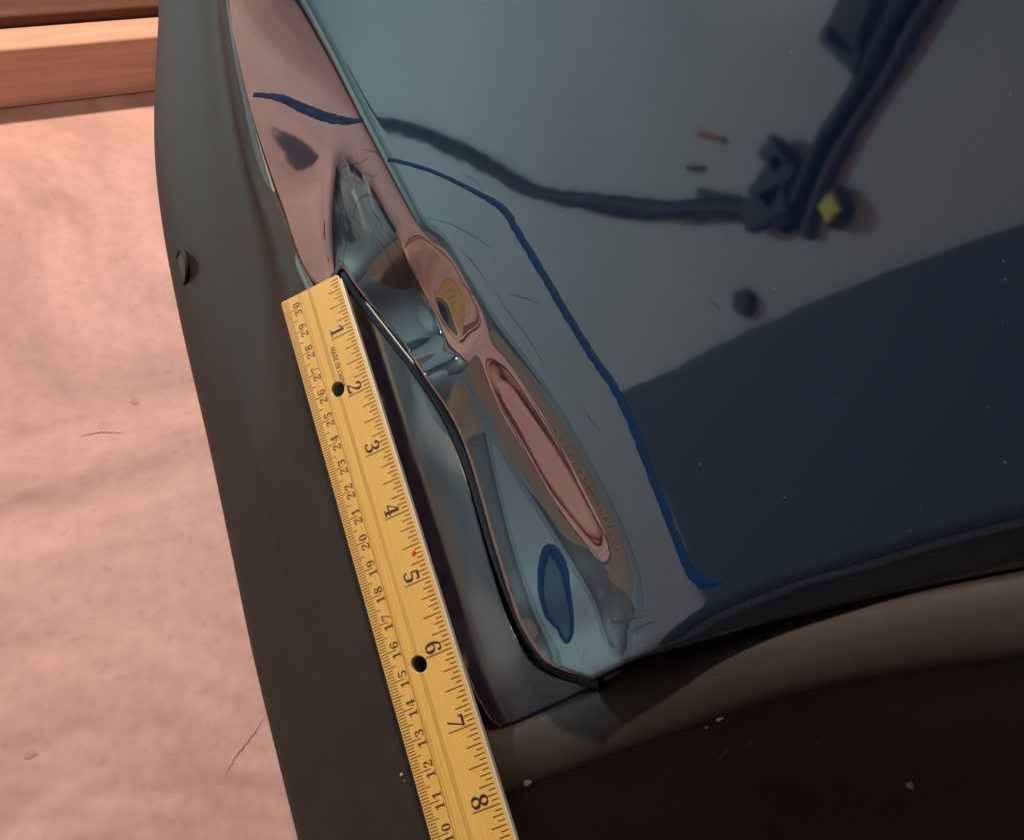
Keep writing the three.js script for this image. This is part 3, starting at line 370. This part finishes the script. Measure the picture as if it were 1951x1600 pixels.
// ---------- the ruler ----------
const RW = 26.1, RL = 308, RT = 2.2;
const ruler = new THREE.Group(); ruler.name = 'ruler'; scene.add(ruler);
{
  const m = new THREE.Matrix4().makeBasis(ES, ET, EH).setPosition(O.clone().addScaledVector(ES, -96.82 * mm).addScaledVector(ET, -78.33 * mm).addScaledVector(EH, -17 * mm));
  m.decompose(ruler.position, ruler.quaternion, ruler.scale);
  tag(ruler, 'yellow wooden ruler with metal edge lying along the dented door edge', 'ruler');
}
function rulerCanvas() {
  const W = 2048, K = W / RL, Hh = 176, c = document.createElement('canvas'); c.width = W; c.height = Hh; const x = c.getContext('2d');
  const ky = Hh / RW, Y = (u) => Hh - u * ky;
  x.fillStyle = '#d5ab57'; x.fillRect(0, 0, W, Hh);
  for (let i = 0; i < 900; i++) { const w = 40 + rnd() * 260, a = 0.03 + 0.08 * rnd(); x.fillStyle = rnd() < 0.5 ? `rgba(150,95,30,${a})` : `rgba(255,220,140,${a})`; x.fillRect(rnd() * W, rnd() * Hh, w, 0.6 + rnd() * 2.2); }
  for (let i = 0; i < 60; i++) { x.fillStyle = `rgba(110,60,20,${0.1 + 0.25 * rnd()})`; x.fillRect(rnd() * W, rnd() * Hh, 1 + 2 * rnd(), 1 + 2 * rnd()); }
  // groove edges, their shade drawn into the colour
  for (const [u, a, w] of [[8.0, 0.4, 3], [9.0, 0.16, 5], [12.2, 0.25, 2], [13.2, 0.35, 2]]) { x.strokeStyle = `rgba(130,78,22,${a})`; x.lineWidth = w; x.beginPath(); for (let q = 0; q <= W; q += 12) x.lineTo(q, Y(u) + 1.6 * noise(q * 0.012, u)); x.stroke(); }
  x.strokeStyle = '#5a3408';
  const line = (v, u0, u1, w) => { x.lineWidth = w; x.beginPath(); x.moveTo(v * K, Y(u0)); x.lineTo(v * K, Y(u1)); x.stroke(); };
  for (let k = 0; k <= 12 * 16; k++) {
    const v = 0.4 + 25.4 * k / 16, L = k % 16 === 0 ? (k ? 9.6 : 5) : k % 8 === 0 ? 6.0 : k % 4 === 0 ? 5.2 : k % 2 === 0 ? 3.6 : 2.3;
    if (k > 0) line(v, 25.4, 25.4 - (k % 8 === 0 && k % 16 ? 6.6 : L), 2.7);
  }
  for (let k = 0; k <= 300; k++) { const v = 6.2 + k; if (v > RL - 1) break; line(v, 0.3, k % 10 === 0 ? 6.3 : k % 5 === 0 ? 4.7 : 3.1, 2.2); }
  for (let k = -5; k < 0; k++) line(6.2 + k, 0.3, 3.1, 1.8);
  const put = (str, v, u, size, turn, font = 'serif', weight = '') => { x.save(); x.translate(v * K, Y(u)); if (turn) x.rotate(Math.PI); x.font = `${weight} ${Math.round(size * ky)}px ${font}`; x.textAlign = 'center'; x.textBaseline = 'middle'; x.fillStyle = '#35140c'; x.fillText(str, 0, 0); x.restore(); };
  for (let k = 1; k <= 12; k++) put(String(k), 0.4 + 25.4 * k - (k > 9 ? 5 : 2.6), 19.0, 7.8, false, 'serif', 'bold');
  for (let k = 1; k <= 30; k++) { const v = 6.2 + (30 - k) * 10, t = String(k); if (t.length === 2) { put(t[0], v + 1.75, 6.1, 4.3, true, 'serif', 'bold'); put(t[1], v - 1.75, 6.1, 4.3, true, 'serif', 'bold'); } else put(t, v - 1.75, 6.1, 4.3, true, 'serif', 'bold'); }
  x.save(); x.translate(28.6 * K, Y(15.4)); x.font = `bold ${Math.round(2.7 * ky)}px sans-serif`; x.fillStyle = '#3a1c0c'; x.textBaseline = 'middle'; x.scale(1, 1); const tw = x.measureText('MADE IN CHINA').width; x.scale(18 * K / tw, 1); x.fillText('MADE IN CHINA', 0, 0); x.restore();
  const t = new THREE.CanvasTexture(c); t.colorSpace = THREE.SRGBColorSpace; t.magFilter = THREE.LinearFilter; return t;
}
{
  const sh = new THREE.Shape(), r = 0.8 * mm, L = RL * mm, W = RW * mm;
  sh.moveTo(r, 0); sh.lineTo(L - r, 0); sh.lineTo(L, r); sh.lineTo(L, W - r); sh.lineTo(L - r, W); sh.lineTo(r, W); sh.lineTo(0, W - r); sh.lineTo(0, r); sh.closePath();
  for (const v of [46.3, 153.6, 261]) { const h = new THREE.Path(); h.absellipse(v * mm, 12.7 * mm, 3.0 * mm, 2.6 * mm, 0, 2 * Math.PI, true, v === 153.6 ? 0.6 : 0); sh.holes.push(h); }
  const g = new THREE.ExtrudeGeometry(sh, { depth: (RT - 0.6) * mm, bevelEnabled: true, bevelThickness: 0.3 * mm, bevelSize: 0.3 * mm, bevelOffset: -0.3 * mm, bevelSegments: 2, curveSegments: 40 });
  g.translate(0, 0, -(RT - 0.3) * mm);
  const p = g.attributes.position, uv = g.attributes.uv; for (let i = 0; i < p.count; i++) uv.setXY(i, p.getX(i) / L, p.getY(i) / W);
  const bump = tex(64, 256, (u, v) => { const q = v * RW; const k = 0.8 - 0.5 * smooth(7.8, 8.6, q) * (1 - smooth(11.8, 13.4, q)); return [k, k, k]; });
  mesh('blade', g, new THREE.MeshPhysicalMaterial({ map: rulerCanvas(), roughness: 0.42, bumpMap: bump, bumpScale: 0.0012, clearcoat: 0.3, clearcoatRoughness: 0.3 }), ruler);
  const e = new RoundedBoxGeometry((RL - 3) * mm, 0.9 * mm, 2.6 * mm, 2, 0.3 * mm); e.translate((RL / 2 + 1) * mm, (RW + 0.45) * mm, -1.2 * mm);
  mesh('edge_strip', e, new THREE.MeshStandardMaterial({ color: lin(0.62, 0.58, 0.47), metalness: 0.3, roughness: 0.45 }), ruler);
  const d = new THREE.SphereGeometry(1, 24, 12).scale(1.15 * mm, 0.75 * mm, 0.09 * mm); d.rotateZ(-0.5); d.translate(117.6 * mm, 22.4 * mm, 0.0);
  mesh('ink_spot', d, new THREE.MeshStandardMaterial({ color: lin(0.5, 0.01, 0.01), roughness: 0.5 }), ruler).userData.label = 'small red ink spot';
}

renderer.render(scene, camera);
